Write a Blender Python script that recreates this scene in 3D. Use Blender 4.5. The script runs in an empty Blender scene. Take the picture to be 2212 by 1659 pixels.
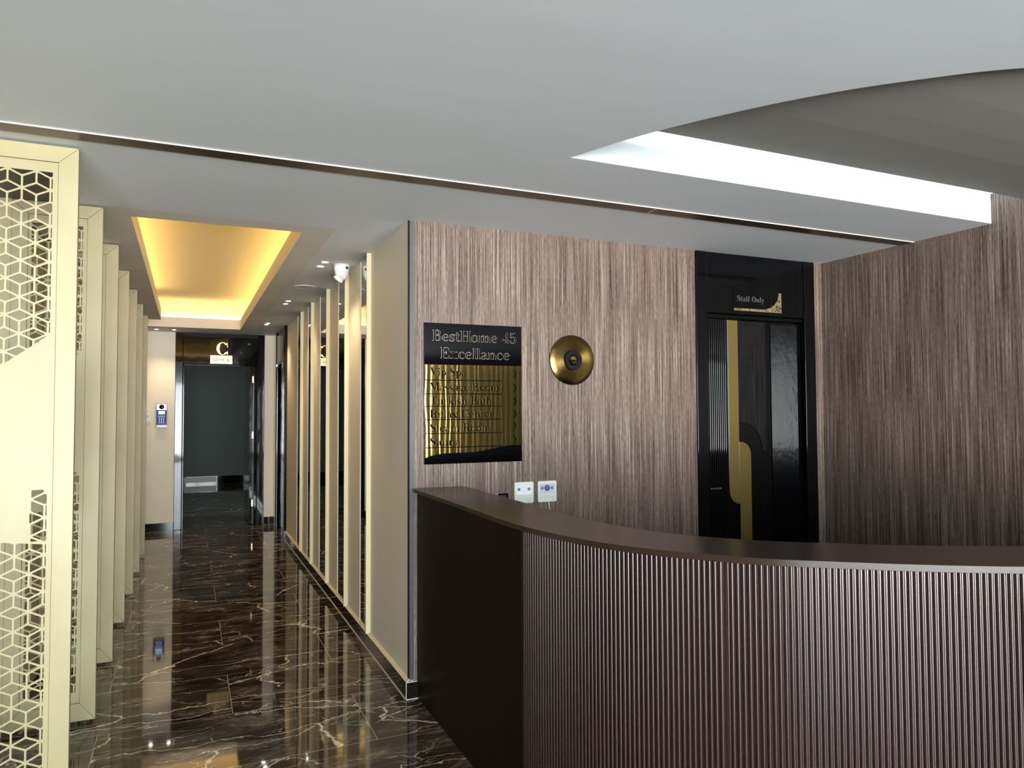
import bpy, bmesh, math, random
from mathutils import Vector, Matrix
from mathutils.geometry import delaunay_2d_cdt
from math import pi, sin, cos, radians
C = bpy.context.scene
COL = C.collection
random.seed(7)

# ------------------------------------------------------------------ camera
F_PX, YAW, PITCH, ROLL = 1564.2, 0.4211, 0.0365, -0.0046
cam_d = bpy.data.cameras.new('camera')
cam_d.sensor_fit = 'HORIZONTAL'; cam_d.sensor_width = 36.0
cam_d.lens = F_PX/2212*36.0; cam_d.clip_start = 0.02
cam = bpy.data.objects.new('camera', cam_d); COL.objects.link(cam)
f0 = Vector((sin(YAW), cos(YAW), 0)); r0 = Vector((cos(YAW), -sin(YAW), 0)); u0 = Vector((0, 0, 1))
fw = f0*cos(PITCH)+u0*sin(PITCH); up = u0*cos(PITCH)-f0*sin(PITCH)
rt = r0*cos(ROLL)+up*sin(ROLL); up2 = up*cos(ROLL)-r0*sin(ROLL)
m = Matrix((rt, up2, -fw)).transposed().to_4x4(); m.translation = Vector((0, 0, 1.5))
cam.matrix_world = m
C.camera = cam

# ------------------------------------------------------------------ view, world, daylight
C.view_settings.view_transform = 'Standard'; C.view_settings.look = 'None'
C.view_settings.gamma = 1.0; C.view_settings.use_curve_mapping = False
C.view_settings.exposure = -0.03
C.render.film_transparent = False
C.cycles.max_bounces = 10; C.cycles.diffuse_bounces = 5; C.cycles.glossy_bounces = 6
C.cycles.sample_clamp_indirect = 6.0; C.cycles.caustics_reflective = False; C.cycles.caustics_refractive = False
SKY = 52.0
w = bpy.data.worlds.new('overcast_sky'); C.world = w; w.use_nodes = True
nt = w.node_tree; nt.nodes.clear()
out = nt.nodes.new('ShaderNodeOutputWorld'); bg = nt.nodes.new('ShaderNodeBackground')
tc = nt.nodes.new('ShaderNodeTexCoord'); sx = nt.nodes.new('ShaderNodeSeparateXYZ'); rp = nt.nodes.new('ShaderNodeValToRGB')
nt.links.new(tc.outputs['Generated'], sx.inputs[0])
# Z runs -1..1, mapped to 0..1: ground glow added below to lift the ceiling, overcast sky above
mr = nt.nodes.new('ShaderNodeMapRange'); mr.inputs['From Min'].default_value = -1; mr.inputs['From Max'].default_value = 1
nt.links.new(sx.outputs['Z'], mr.inputs['Value']); nt.links.new(mr.outputs[0], rp.inputs[0])
rp.color_ramp.elements[0].position = 0.0; rp.color_ramp.elements[0].color = (0.50, 0.51, 0.50, 1)
rp.color_ramp.elements[1].position = 0.70; rp.color_ramp.elements[1].color = (0.28, 0.33, 0.36, 1)
for p_, c_ in ((.35, (.80, .83, .84, 1)), (.47, (.92, .95, .95, 1)), (.52, (.60, .65, .67, 1)), (.60, (.46, .53, .57, 1))):
    e = rp.color_ramp.elements.new(p_); e.color = c_
nt.links.new(rp.outputs[0], bg.inputs[0]); bg.inputs[1].default_value = SKY; nt.links.new(bg.outputs[0], out.inputs[0])

def portal(name, loc, rot, sx_, sy_):
    l = bpy.data.lights.new(name, 'AREA'); l.shape = 'RECTANGLE'; l.size = sx_; l.size_y = sy_
    l.cycles.is_portal = True
    o = bpy.data.objects.new(name, l); COL.objects.link(o); o.location = loc; o.rotation_euler = rot
    return o
WX0, WX1, WZ0, WZ1, WY = -2.4, 3.4, 0.10, 2.44, -5.6
portal('window_daylight', ((WX0+WX1)/2, WY-0.02, (WZ0+WZ1)/2), (pi/2, 0, 0), WX1-WX0, WZ1-WZ0)

# ------------------------------------------------------------------ dimensions
ZC, ZS = 2.5213, 2.689
XW, YB, XR, YS, YE = 1.071, 3.7274, 4.0525, 2.5428, 10.2

# ------------------------------------------------------------------ materials
def mat(name, col, rough=0.5, metal=0.0, **k):
    m = bpy.data.materials.new(name); m.use_nodes = True
    b = m.node_tree.nodes['Principled BSDF']
    b.inputs['Base Color'].default_value = (*col, 1); b.inputs['Roughness'].default_value = rough
    b.inputs['Metallic'].default_value = metal
    for kk, v in k.items():
        b.inputs[kk.replace('_', ' ')].default_value = v
    return m
def nodes(m): return m.node_tree.nodes, m.node_tree.links, m.node_tree.nodes['Principled BSDF']
def objco(m, scale=(1, 1, 1)):
    N, L, b = nodes(m); g = N.new('ShaderNodeNewGeometry'); mp = N.new('ShaderNodeMapping'); mp.inputs['Scale'].default_value = scale
    L.new(g.outputs['Position'], mp.inputs[0]); return mp
def noise(m, co, scale, detail=2, rough=.5, dist=0):
    N, L, b = nodes(m); n = N.new('ShaderNodeTexNoise'); n.inputs['Scale'].default_value = scale
    n.inputs['Detail'].default_value = detail; n.inputs['Roughness'].default_value = rough; n.inputs['Distortion'].default_value = dist
    L.new(co.outputs[0], n.inputs['Vector']); return n
def ramp(m, src, stops, interp='LINEAR'):
    N, L, b = nodes(m); r = N.new('ShaderNodeValToRGB'); r.color_ramp.interpolation = interp
    el = r.color_ramp.elements
    el[0].position, el[0].color = stops[0][0], (*stops[0][1], 1); el[1].position, el[1].color = stops[-1][0], (*stops[-1][1], 1)
    for p, c in stops[1:-1]:
        x = el.new(p); x.color = (*c, 1)
    L.new(src, r.inputs[0]); return r
def bump(m, src, strength, dist=0.01):
    N, L, b = nodes(m); n = N.new('ShaderNodeBump'); n.inputs['Strength'].default_value = strength; n.inputs['Distance'].default_value = dist
    L.new(src, n.inputs['Height']); L.new(n.outputs[0], b.inputs['Normal']); return n
def math_(m, op, a, b_=None):
    N, L, b = nodes(m); n = N.new('ShaderNodeMath'); n.operation = op
    for i, v in enumerate((a, b_)):
        if v is None: continue
        if isinstance(v, (int, float)): n.inputs[i].default_value = v
        else: L.new(v, n.inputs[i])
    return n.outputs[0]
def mixc(m, fac, a, b_):
    N, L, b = nodes(m); n = N.new('ShaderNodeMix'); n.data_type = 'RGBA'
    for s, v in ((0, fac), (6, a), (7, b_)):
        if isinstance(v, tuple): n.inputs[s].default_value = (*v, 1)
        elif isinstance(v, (int, float)): n.inputs[s].default_value = v
        else: L.new(v, n.inputs[s])
    return n.outputs[2]
def emit(name, col, strength):
    m = mat(name, (0, 0, 0), .5); N, L, b = nodes(m)
    b.inputs['Emission Color'].default_value = (*col, 1); b.inputs['Emission Strength'].default_value = strength
    return m

M = {}
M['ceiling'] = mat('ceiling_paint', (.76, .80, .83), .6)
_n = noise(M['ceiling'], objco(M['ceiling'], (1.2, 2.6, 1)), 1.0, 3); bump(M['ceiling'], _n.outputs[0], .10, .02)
M['soffit'] = mat('soffit_toned_down', (.50, .53, .52), .6)  # ceiling paint greyed here to tone down the daylight on the soffit
M['recess_shade'] = mat('grey_taupe_recess_shade', (.40, .395, .37), .7)  # darker than the ceiling paint: the recess's shade is put into the colour
M['tray'] = mat('cove_paint', (.74, .71, .64), .8)
# streaky wood veneer, grain runs up the wall
def wood(name, stops, k=1.0, spec=.28):
    m = mat(name, (.2, .15, .12), .45, 0, Specular_IOR_Level=spec); N, L, b = nodes(m)
    g = N.new('ShaderNodeNewGeometry'); s = N.new('ShaderNodeSeparateXYZ'); L.new(g.outputs['Position'], s.inputs[0])
    u = math_(m, 'ADD', s.outputs[0], s.outputs[1])
    cb = N.new('ShaderNodeCombineXYZ'); L.new(u, cb.inputs[0]); L.new(s.outputs[2], cb.inputs[2])
    mp = N.new('ShaderNodeMapping'); mp.inputs['Scale'].default_value = (1, 1, .012); L.new(cb.outputs[0], mp.inputs[0])
    a = noise(m, mp, 165*k, 2, .6); c = noise(m, mp, 62*k, 2, .5); f = noise(m, mp, 9*k, 1, .5)
    mp2 = N.new('ShaderNodeMapping'); mp2.inputs['Scale'].default_value = (1, 1, .06); L.new(cb.outputs[0], mp2.inputs[0])
    d = noise(m, mp2, 420*k, 1, .5)
    t = math_(m, 'ADD', math_(m, 'MULTIPLY', a.outputs[0], .55), math_(m, 'MULTIPLY', c.outputs[0], .20))
    t = math_(m, 'ADD', t, math_(m, 'MULTIPLY', d.outputs[0], .25))
    t = math_(m, 'ADD', t, math_(m, 'MULTIPLY', math_(m, 'SUBTRACT', f.outputs[0], .5), .10))
    r = ramp(m, t, stops); L.new(r.outputs[0], b.inputs['Base Color'])
    bump(m, t, .35, .003)
    return m
M['wood'] = wood('streaked_wood', [(.38, (.030, .018, .012)), (.44, (.105, .071, .054)), (.53, (.185, .134, .107)), (.62, (.36, .285, .235))])
M['beige'] = mat('beige_wall_covering', (.86, .79, .64), .55)
_n = noise(M['beige'], objco(M['beige'], (60, 60, 3)), 2.0, 2); bump(M['beige'], _n.outputs[0], .06, .004)
M['beige_edge'] = mat('cream_edge', (.80, .70, .52), .5)
M['gold_lacquer'] = mat('champagne_lacquer', (.80, .70, .47), .42, .0, Specular_IOR_Level=.5)
_n = noise(M['gold_lacquer'], objco(M['gold_lacquer'], (1.2, 1.2, .7)), 3.0, 4)
_r = ramp(M['gold_lacquer'], _n.outputs[0], [(.3, (.34, .29, .15)), (.5, (.385, .33, .175)), (.7, (.42, .365, .205))])
M['gold_lacquer'].node_tree.links.new(_r.outputs[0], M['gold_lacquer'].node_tree.nodes['Principled BSDF'].inputs['Base Color'])
M['fin_lacquer'] = mat('cream_gold_fin_lacquer', (.76, .66, .42), .4)
M['mirror'] = mat('mirror_glass', (.86, .88, .87), .015, 1.0)
M['black_gloss'] = mat('black_lacquer', (.002, .002, .0025), .05, 0, Specular_IOR_Level=.32)
_n = noise(M['black_gloss'], objco(M['black_gloss'], (3, 3, 1.2)), 2.5, 2); bump(M['black_gloss'], _n.outputs[0], .12, .006)
M['black_plate'] = mat('flat_black_acrylic', (.0015, .0015, .002), .06, 0, Specular_IOR_Level=.2)
M['black_facet'] = mat('mottled_black_lacquer', (.002, .002, .0025), .14, 0, Specular_IOR_Level=.055)
_n = noise(M['black_facet'], objco(M['black_facet'], (1, 1, .5)), 14, 3, .6); bump(M['black_facet'], _n.outputs[0], .25, .006)
M['black_matt'] = mat('black_satin', (.004, .004, .004), .5, 0, Specular_IOR_Level=.15)
M['black_wood'] = wood('black_wood', [(.38, (.003, .003, .003)), (.5, (.010, .009, .009)), (.62, (.025, .023, .022))], 2.0, .08)
M['gold_matt'] = mat('brushed_gold_panel', (.19, .135, .035), .45, .5)
M['gold'] = mat('polished_gold', (.85, .62, .24), .22, 1.0)
M['gold_leaf'] = mat('mottled_gold', (.8, .62, .3), .3, .9)
_n = noise(M['gold_leaf'], objco(M['gold_leaf']), 45, 4, .6, .6)
_r = ramp(M['gold_leaf'], _n.outputs[0], [(.35, (.30, .20, .07)), (.5, (.72, .58, .30)), (.68, (.95, .85, .58))])
M['gold_leaf'].node_tree.links.new(_r.outputs[0], M['gold_leaf'].node_tree.nodes['Principled BSDF'].inputs['Base Color'])
bump(M['gold_leaf'], _n.outputs[0], .3, .004)
# rippled mirror-gold film of the directory sign
m = M['gold_mirror'] = mat('rippled_gold_mirror', (.36, .24, .075), .1, 1.0)
N, L, b = nodes(m); mp = objco(m, (1, 1, .16)); nz = noise(m, mp, 7.0, 2, .5, .3)
wv = N.new('ShaderNodeTexWave'); wv.wave_type = 'BANDS'; wv.bands_direction = 'X'; wv.inputs['Scale'].default_value = 9.5
wv.inputs['Distortion'].default_value = 5.0; wv.inputs['Detail'].default_value = 1; wv.inputs['Detail Scale'].default_value = 2.0
L.new(mp.outputs[0], wv.inputs['Vector']); bump(m, wv.outputs['Fac'], .10, .004)
M['steel'] = mat('satin_steel', (.07, .068, .068), .5, .2)
M['chrome'] = mat('chrome', (.8, .8, .8), .08, 1.0)
M['bronze'] = mat('dark_bronze_profile', (.085, .062, .048), .33, .55)
M['white'] = mat('white_plastic', (.80, .80, .78), .35)
M['cream'] = mat('cream_plastic', (.74, .76, .68), .35)
M['grey_plastic'] = mat('grey_plastic', (.45, .42, .42), .4)
M['dark_plastic'] = mat('dark_plastic', (.02, .02, .025), .3)
M['white_line'] = mat('white_joint', (.75, .70, .62), .4)
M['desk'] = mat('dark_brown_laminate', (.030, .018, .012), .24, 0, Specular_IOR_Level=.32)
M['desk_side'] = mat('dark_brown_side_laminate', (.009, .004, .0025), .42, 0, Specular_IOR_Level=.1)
M['flute'] = mat('fluted_brown_panel', (.025, .012, .011), .2, 0, Specular_IOR_Level=1.0, Specular_Tint=(1, .91, .88, 1))
M['far_wall'] = mat('dark_grey_green_wall', (.055, .068, .062), .6)
M['dark_wood_ceiling'] = mat('dark_brown_ceiling_panel', (.035, .022, .014), .4)
M['lamp'] = emit('lamp_glow', (1, .90, .74), 30)
M['led'] = emit('warm_led', (1, .60, .16), 26)
M['skirting'] = mat('dark_marble_skirting', (.012, .008, .006), .08, 0, Specular_IOR_Level=.35)
# marble floor: dark brown tiles, half-bond, thin pale veins, thin joints
m = M['marble'] = mat('polished_dark_marble', (.02, .014, .01), .04, 0, Specular_IOR_Level=.65)
N, L, b = nodes(m)
g = N.new('ShaderNodeNewGeometry'); s = N.new('ShaderNodeSeparateXYZ'); L.new(g.outputs['Position'], s.inputs[0])
TW, TH = 1.176, .5815
v = math_(m, 'DIVIDE', math_(m, 'SUBTRACT', s.outputs[1], 3.328), TH)
row = math_(m, 'FLOOR', v); vf = math_(m, 'FRACT', v)
odd = math_(m, 'FLOORED_MODULO', row, 2.0)
u = math_(m, 'ADD', math_(m, 'DIVIDE', math_(m, 'SUBTRACT', s.outputs[0], .81), TW), math_(m, 'MULTIPLY', odd, .5))
colm = math_(m, 'FLOOR', u); uf = math_(m, 'FRACT', u)
du = math_(m, 'MULTIPLY', math_(m, 'MINIMUM', uf, math_(m, 'SUBTRACT', 1.0, uf)), TW)
dv = math_(m, 'MULTIPLY', math_(m, 'MINIMUM', vf, math_(m, 'SUBTRACT', 1.0, vf)), TH)
joint = math_(m, 'LESS_THAN', math_(m, 'MINIMUM', du, dv), .0019)
seed = math_(m, 'ADD', math_(m, 'MULTIPLY', row, 3.71), math_(m, 'MULTIPLY', colm, 7.13))
cb = N.new('ShaderNodeCombineXYZ'); L.new(s.outputs[0], cb.inputs[0]); L.new(s.outputs[1], cb.inputs[1]); L.new(math_(m, 'MULTIPLY_ADD', seed, 1.0), cb.inputs[2])
for nn in N:
    if nn.bl_idname == 'ShaderNodeMath' and nn.operation == 'MULTIPLY_ADD': nn.inputs[2].default_value = 0.0
def vein(rot, sc, scale, width, warp):
    mp = N.new('ShaderNodeMapping'); mp.inputs['Rotation'].default_value = (0, 0, rot); mp.inputs['Scale'].default_value = sc
    wn_ = noise(m, cb, 2.6, 5, .62); sub = N.new('ShaderNodeVectorMath'); sub.operation = 'SUBTRACT'; sub.inputs[1].default_value = (.5, .5, .5)
    L.new(wn_.outputs['Color'], sub.inputs[0]); ml = N.new('ShaderNodeVectorMath'); ml.operation = 'SCALE'; ml.inputs['Scale'].default_value = warp
    L.new(sub.outputs[0], ml.inputs[0]); ad = N.new('ShaderNodeVectorMath'); ad.operation = 'ADD'; L.new(cb.outputs[0], ad.inputs[0]); L.new(ml.outputs[0], ad.inputs[1])
    L.new(ad.outputs[0], mp.inputs[0]); vo = N.new('ShaderNodeTexVoronoi'); vo.feature = 'DISTANCE_TO_EDGE'; vo.inputs['Scale'].default_value = scale
    L.new(mp.outputs[0], vo.inputs['Vector'])
    return math_(m, 'SUBTRACT', 1.0, math_(m, 'MINIMUM', math_(m, 'DIVIDE', vo.outputs['Distance'], width), 1.0))
def cover(sc, lo, hi):
    k_ = noise(m, cb, sc, 3, .6); return ramp(m, k_.outputs[0], [(lo, (0, 0, 0)), (hi, (1, 1, 1))]).outputs[0]
v1 = math_(m, 'MULTIPLY', vein(.5, (.55, 1.7, 1), 1.5, .0085, .22), cover(2.2, .38, .47))
v2 = math_(m, 'MULTIPLY', math_(m, 'MULTIPLY', vein(-.35, (.5, 1.5, 1), 2.2, .009, .3), cover(3.1, .42, .50)), .85)
v3 = math_(m, 'MULTIPLY', math_(m, 'MULTIPLY', vein(.2, (.6, 2.4, 1), 4.5, .016, .25), cover(4.0, .42, .58)), .4)
vs = math_(m, 'MINIMUM', math_(m, 'ADD', math_(m, 'ADD', v1, v2), v3), 1.0)
mpc = N.new('ShaderNodeMapping'); mpc.inputs['Scale'].default_value = (1, 2.2, 1); L.new(cb.outputs[0], mpc.inputs[0])
cl = noise(m, mpc, 3.2, 8, .72, .6)
base = ramp(m, cl.outputs[0], [(.38, (.016, .010, .006)), (.50, (.045, .030, .019)), (.58, (.10, .075, .053)), (.70, (.26, .21, .17))])
c1 = mixc(m, vs, base.outputs[0], (.95, .82, .64))
c2 = mixc(m, joint, c1, (.42, .35, .26))
L.new(c2, b.inputs['Base Color'])
wn = noise(m, cb, 1.6, 1); bump(m, wn.outputs[0], .06, .02)

# ------------------------------------------------------------------ mesh helpers
class MB:
    def __init__(s): s.bm = bmesh.new()
    def box(s, x0, y0, z0, x1, y1, z1):
        x0, x1 = sorted((x0, x1)); y0, y1 = sorted((y0, y1)); z0, z1 = sorted((z0, z1))
        v = [s.bm.verts.new(p) for p in ((x0,y0,z0),(x1,y0,z0),(x1,y1,z0),(x0,y1,z0),(x0,y0,z1),(x1,y0,z1),(x1,y1,z1),(x0,y1,z1))]
        for f in ((0,3,2,1),(4,5,6,7),(0,1,5,4),(1,2,6,5),(2,3,7,6),(3,0,4,7)): s.bm.faces.new([v[i] for i in f])
        return s
    def hexa(s, P):
        v = [s.bm.verts.new(p) for p in P]
        for f in ((0,3,2,1),(4,5,6,7),(0,1,5,4),(1,2,6,5),(2,3,7,6),(3,0,4,7)): s.bm.faces.new([v[i] for i in f])
        return s
    def prism(s, poly, f, d0, d1):
        """poly: 2D points; f(u,v,d)->3D"""
        a = [s.bm.verts.new(f(u, v, d0)) for u, v in poly]; b = [s.bm.verts.new(f(u, v, d1)) for u, v in poly]
        n = len(poly)
        s.bm.faces.new(a[::-1]); s.bm.faces.new(b)
        for i in range(n): s.bm.faces.new((a[i], a[(i+1) % n], b[(i+1) % n], b[i]))
        return s
    def strip(s, rows, close_u=False):
        """grid of rows of points -> quads"""
        R = [[s.bm.verts.new(p) for p in r] for r in rows]
        for i in range(len(R)-1):
            n = len(R[i])
            for j in range(n if close_u else n-1):
                s.bm.faces.new((R[i][j], R[i][(j+1) % n], R[i+1][(j+1) % n], R[i+1][j]))
        return R
    def lathe(s, prof, n, f):
        """prof: (r,h) list; f(x,y,h)->3D"""
        rows = []
        for r, h in prof:
            rows.append([f(r*cos(2*pi*k/n), r*sin(2*pi*k/n), h) for k in range(n)])
        R = s.strip(rows, True)
        if prof[0][0] > 1e-6: s.bm.faces.new(R[0][::-1])
        if prof[-1][0] > 1e-6: s.bm.faces.new(R[-1])
        return s
    def tube(s, pts, r, n=10):
        rows = []
        for i, p in enumerate(pts):
            p = Vector(p); a = Vector(pts[max(i-1, 0)]); b = Vector(pts[min(i+1, len(pts)-1)]); t = (b-a).normalized()
            q = t.cross(Vector((0.01, .02, 1)) if abs(t.z) < .9 else Vector((1, 0, 0))).normalized(); w_ = t.cross(q)
            rows.append([p+q*r*cos(2*pi*k/n)+w_*r*sin(2*pi*k/n) for k in range(n)])
        R = s.strip(rows, True); s.bm.faces.new(R[0][::-1]); s.bm.faces.new(R[-1]); return s
    def build(s, name, material, parent=None, bevel=0, seg=2, smooth=False):
        bmesh.ops.remove_doubles(s.bm, verts=s.bm.verts, dist=1e-6)
        bmesh.ops.recalc_face_normals(s.bm, faces=s.bm.faces)
        me = bpy.data.meshes.new(name); s.bm.to_mesh(me); s.bm.free()
        me.materials.append(M[material] if isinstance(material, str) else material)
        return link(name, me, parent, bevel, seg, smooth)
def link(name, me, parent=None, bevel=0, seg=2, smooth=False):
    o = bpy.data.objects.new(name, me); COL.objects.link(o)
    if smooth or bevel:
        for p in me.polygons: p.use_smooth = True
        try: me.set_sharp_from_angle(angle=radians(38))
        except Exception: pass
    if bevel:
        md = o.modifiers.new('bevel', 'BEVEL'); md.width = bevel; md.segments = seg; md.limit_method = 'ANGLE'; md.angle_limit = radians(40)
        md.harden_normals = True
    if parent:
        o.parent = parent; o.matrix_parent_inverse = Matrix.Translation(-Vector(parent.location)) if parent.type == 'EMPTY' else Matrix()
    return o
def thing(name, label, cat, loc=(0, 0, 0), group=None):
    o = bpy.data.objects.new(name, None); COL.objects.link(o); o.location = loc; o.empty_display_size = .05
    return tag(o, label, cat, group)
def tag(o, label, cat, group=None):
    o['label'] = label; o['category'] = cat
    if group: o['group'] = group
    return o
def struct(o, label=None):
    o['kind'] = 'structure'
    if label: o['label'] = label
    return o
def sbox(name, material, *b, label=None, bevel=0):
    return struct(MB().box(*b).build(name, material, bevel=bevel), label)
def sroot(name, loc, label):
    o = bpy.data.objects.new(name, None); COL.objects.link(o); o.location = loc; o['kind'] = 'structure'; o['label'] = label
    return o
def slab(name, loops, z0, z1, material, xform=None, parent=None, to_struct=True):
    """flat slab with holes (curve fill), mesh result"""
    vs, fs = [], []
    for lp in loops:
        fs.append(list(range(len(vs), len(vs)+len(lp)))); vs += [Vector(p[:2]) for p in lp]
    ed = [(f[i], f[(i+1) % len(f)]) for f in fs for i in range(len(f))]
    ov, oe, of, _a, _b, _c = delaunay_2d_cdt(vs, ed, [], 1, 1e-7)
    bb = [(min(p[0] for p in lp), max(p[0] for p in lp), min(p[1] for p in lp), max(p[1] for p in lp), lp) for lp in loops]
    def within(x, y, k):
        a0, a1, b0, b1, lp = bb[k]
        if not (a0 < x < a1 and b0 < y < b1): return False
        c_ = False
        for i in range(len(lp)):
            (xa, ya), (xb, yb) = lp[i-1][:2], lp[i][:2]
            if (ya > y) != (yb > y) and x < (xb-xa)*(y-ya)/(yb-ya)+xa: c_ = not c_
        return c_
    keep = []
    for f in of:
        x = sum(ov[i].x for i in f)/len(f); y = sum(ov[i].y for i in f)/len(f)
        if within(x, y, 0) and not any(within(x, y, k) for k in range(1, len(loops))): keep.append(f)
    of = keep
    bm = bmesh.new(); h = (z1-z0)/2
    A = [bm.verts.new((p.x, p.y, -h)) for p in ov]; B = [bm.verts.new((p.x, p.y, h)) for p in ov]
    cnt = {}
    for f in of:
        bm.faces.new([A[i] for i in f][::-1]); bm.faces.new([B[i] for i in f])
        for i in range(len(f)):
            e_ = (f[i], f[(i+1) % len(f)]); cnt[e_] = 1
    for (i, j_) in cnt:
        if (j_, i) not in cnt: bm.faces.new((A[i], A[j_], B[j_], B[i]))
    me = bpy.data.meshes.new(name); bm.to_mesh(me); bm.free()
    me.name = name
    for vv in me.vertices: vv.co.z += (z0+z1)/2
    if xform: me.transform(xform)
    me.materials.clear(); me.materials.append(M[material])
    bm = bmesh.new(); bm.from_mesh(me); bmesh.ops.recalc_face_normals(bm, faces=bm.faces); bm.to_mesh(me); bm.free()
    o = link(name, me, parent)
    if to_struct and not parent: struct(o)
    return o

# ------------------------------------------------------------------ room shell
sbox('floor', 'marble', -3, -5.75, -.1, 9, 17, 0)

def catmull(P, n=8):
    out_ = []
    Q = [P[0]]+list(P)+[P[-1]]
    for i in range(1, len(Q)-2):
        p0, p1, p2, p3 = Q[i-1:i+3]
        for k in range(n):
            t = k/n
            out_.append(tuple(.5*((2*b_)+(-a+c)*t+(2*a-5*b_+4*c-d)*t*t+(-a+3*b_-3*c+d)*t**3) for a, b_, c, d in zip(p0, p1, p2, p3)))
    out_.append(tuple(P[-1])); return out_
ARC = catmull([(1.402, YS), (1.54, 2.214), (1.718, 1.909), (1.892, 1.676), (2.077, 1.489), (2.283, 1.323), (2.75, 1.05), (3.4, .86), (XR+.02, .78)])
recess = ARC+[(XR+.02, YS)]
tray_open = [(-.28, 4.23), (.587, 4.23), (.587, 9.58), (-.73, 9.58), (-.73, 8.87), (-.28, 8.87)]
tray_out = [(-.44, 4.07), (.75, 4.07), (.75, 9.74), (-.92, 9.74), (-.92, 8.71), (-.44, 8.71)]
outer = [(-3, -5.75), (9, -5.75), (9, YE+.15), (-3, YE+.15)]
slab('ceiling', [outer, recess, tray_out], ZC, ZS, 'ceiling')
slab('ceiling_lip', [tray_out, tray_open], ZC, ZC+.12, 'tray')
# the recess ceiling tilts down towards the curved edge and stops short of the bright soffit
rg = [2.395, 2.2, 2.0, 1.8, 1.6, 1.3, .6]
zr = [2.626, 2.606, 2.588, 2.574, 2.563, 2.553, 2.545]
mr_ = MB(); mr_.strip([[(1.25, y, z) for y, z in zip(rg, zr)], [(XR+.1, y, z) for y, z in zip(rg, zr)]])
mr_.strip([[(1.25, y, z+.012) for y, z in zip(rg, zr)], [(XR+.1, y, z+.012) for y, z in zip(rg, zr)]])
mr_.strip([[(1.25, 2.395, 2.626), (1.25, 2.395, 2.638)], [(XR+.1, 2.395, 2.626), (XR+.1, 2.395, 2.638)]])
struct(mr_.build('ceiling_recess', 'recess_shade'))
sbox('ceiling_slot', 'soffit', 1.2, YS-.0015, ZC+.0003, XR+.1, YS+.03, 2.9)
sbox('ceiling_slot_top', 'ceiling', .9, .5, 2.9, XR+.2, YS+.03, 2.93)
t_ = MB().box(-.95, 4.0, ZC+.34, .8, 9.8, ZC+.38)
t_.box(-.49, 4.02, ZS, -.44, 8.71, ZC+.34).box(.75, 4.02, ZS, .80, 9.79, ZC+.34).box(-.44, 4.02, ZS, .75, 4.07, ZC+.34)
t_.box(-.92, 9.74, ZS, .75, 9.79, ZC+.34).box(-.97, 8.66, ZS, -.92, 9.79, ZC+.34).box(-.92, 8.66, ZS, -.49, 8.71, ZC+.34)
struct(t_.build('ceiling_tray', 'tray'))
sbox('ceiling_far_room', 'black_matt', -3, YE+.15, ZC, 9, 17, ZC+.1)

# walls
NX0, NX1 = 1.098, 2.955
sbox('wall_back', 'wood', NX0, YB, .09, 2.955, YB+.12, ZC, label='streaked grey-brown wood panelled wall behind the desk')
struct(MB().box(3.975, YB, 0, XR, YB+.12, ZC).build('wall_back_corner', 'wood'))
sbox('wall_right', 'wood', XR, .55, 0, XR+.15, YB+.12, ZS-.001, label='dark streaked wood wall to the right of the staff door')
sbox('wall_corridor', 'beige', XW+.001, YB+.001, .09, 1.0965, 8.90, ZC, label='beige corridor wall set with mirror strips')
sbox('wall_corridor_end', 'beige', XW+.001, 9.88, .09, 1.5, YE+.2, ZC)
sbox('wall_back_reveal', 'beige', 1.5, YB+.12, 0, 4.3, YB+.3, ZC)
sbox('wall_left', 'gold_lacquer', -3, 4.075, 0, -.7715, YE+.2, ZC, label='beige wall behind the perforated screens')
sbox('wall_end_left', 'beige', -.7715, YE, .1, -.15, YE+.15, ZC)
sbox('wall_end_right', 'beige', .935, YE, .1, XW+.001, YE+.15, ZC)
sbox('wall_side', 'black_matt', -3.1, -5.75, 0, -3, 4.2, ZC+.1)
sbox('wall_east', 'black_matt', 9, -5.75, 0, 9.1, 3.9, ZS)
# glazed front wall behind the camera
fr = MB().box(-3, WY-.1, 0, WX0, WY, ZC).box(WX0, WY-.1, 0, WX1, WY, WZ0).box(WX0, WY-.1, WZ1, WX1, WY, ZC)
struct(fr.build('wall_front', 'black_matt'))
sbox('wall_front_right', 'far_wall', WX1, WY-.1, 0, 9, WY, ZC)
wf = MB()
for k in range(5):
    x = WX0+(WX1-WX0)*k/4; wf.box(x-.035, WY-.08, WZ0, x+.035, WY-.02, WZ1)
struct(wf.build('window_1', 'dark_plastic'))
# far dark room
sbox('wall_far', 'far_wall', -3, 16.4, .16, 5, 16.6, ZC)
sbox('wall_far_left', 'far_wall', -1.4, YE+.15, 0, -1.3, 16.4, ZC)
sbox('wall_far_right', 'far_wall', 2.2, YE+.15, 0, 2.3, 16.4, ZC)
sbox('baseboard_far', 'black_gloss', -1.3, 16.38, 0, 2.2, 16.4, .16)
sbox('baseboard_glint', 'grey_plastic', -.05, 16.36, .04, .56, 16.38, .15, label='pale strip painting the light reflected on the far-room baseboard')  # reflected light on the baseboard, painted as a pale strip
l = bpy.data.lights.new('far_room_fill', 'AREA'); l.size = .5; l.energy = 42; l.color = (.85, 1, .95)
o = bpy.data.objects.new('far_room_fill', l); COL.objects.link(o); o.location = (1.75, 10.7, 1.5); o.rotation_euler = (radians(90), 0, radians(4))  # unseen fill light, added to brighten the far wall

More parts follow.
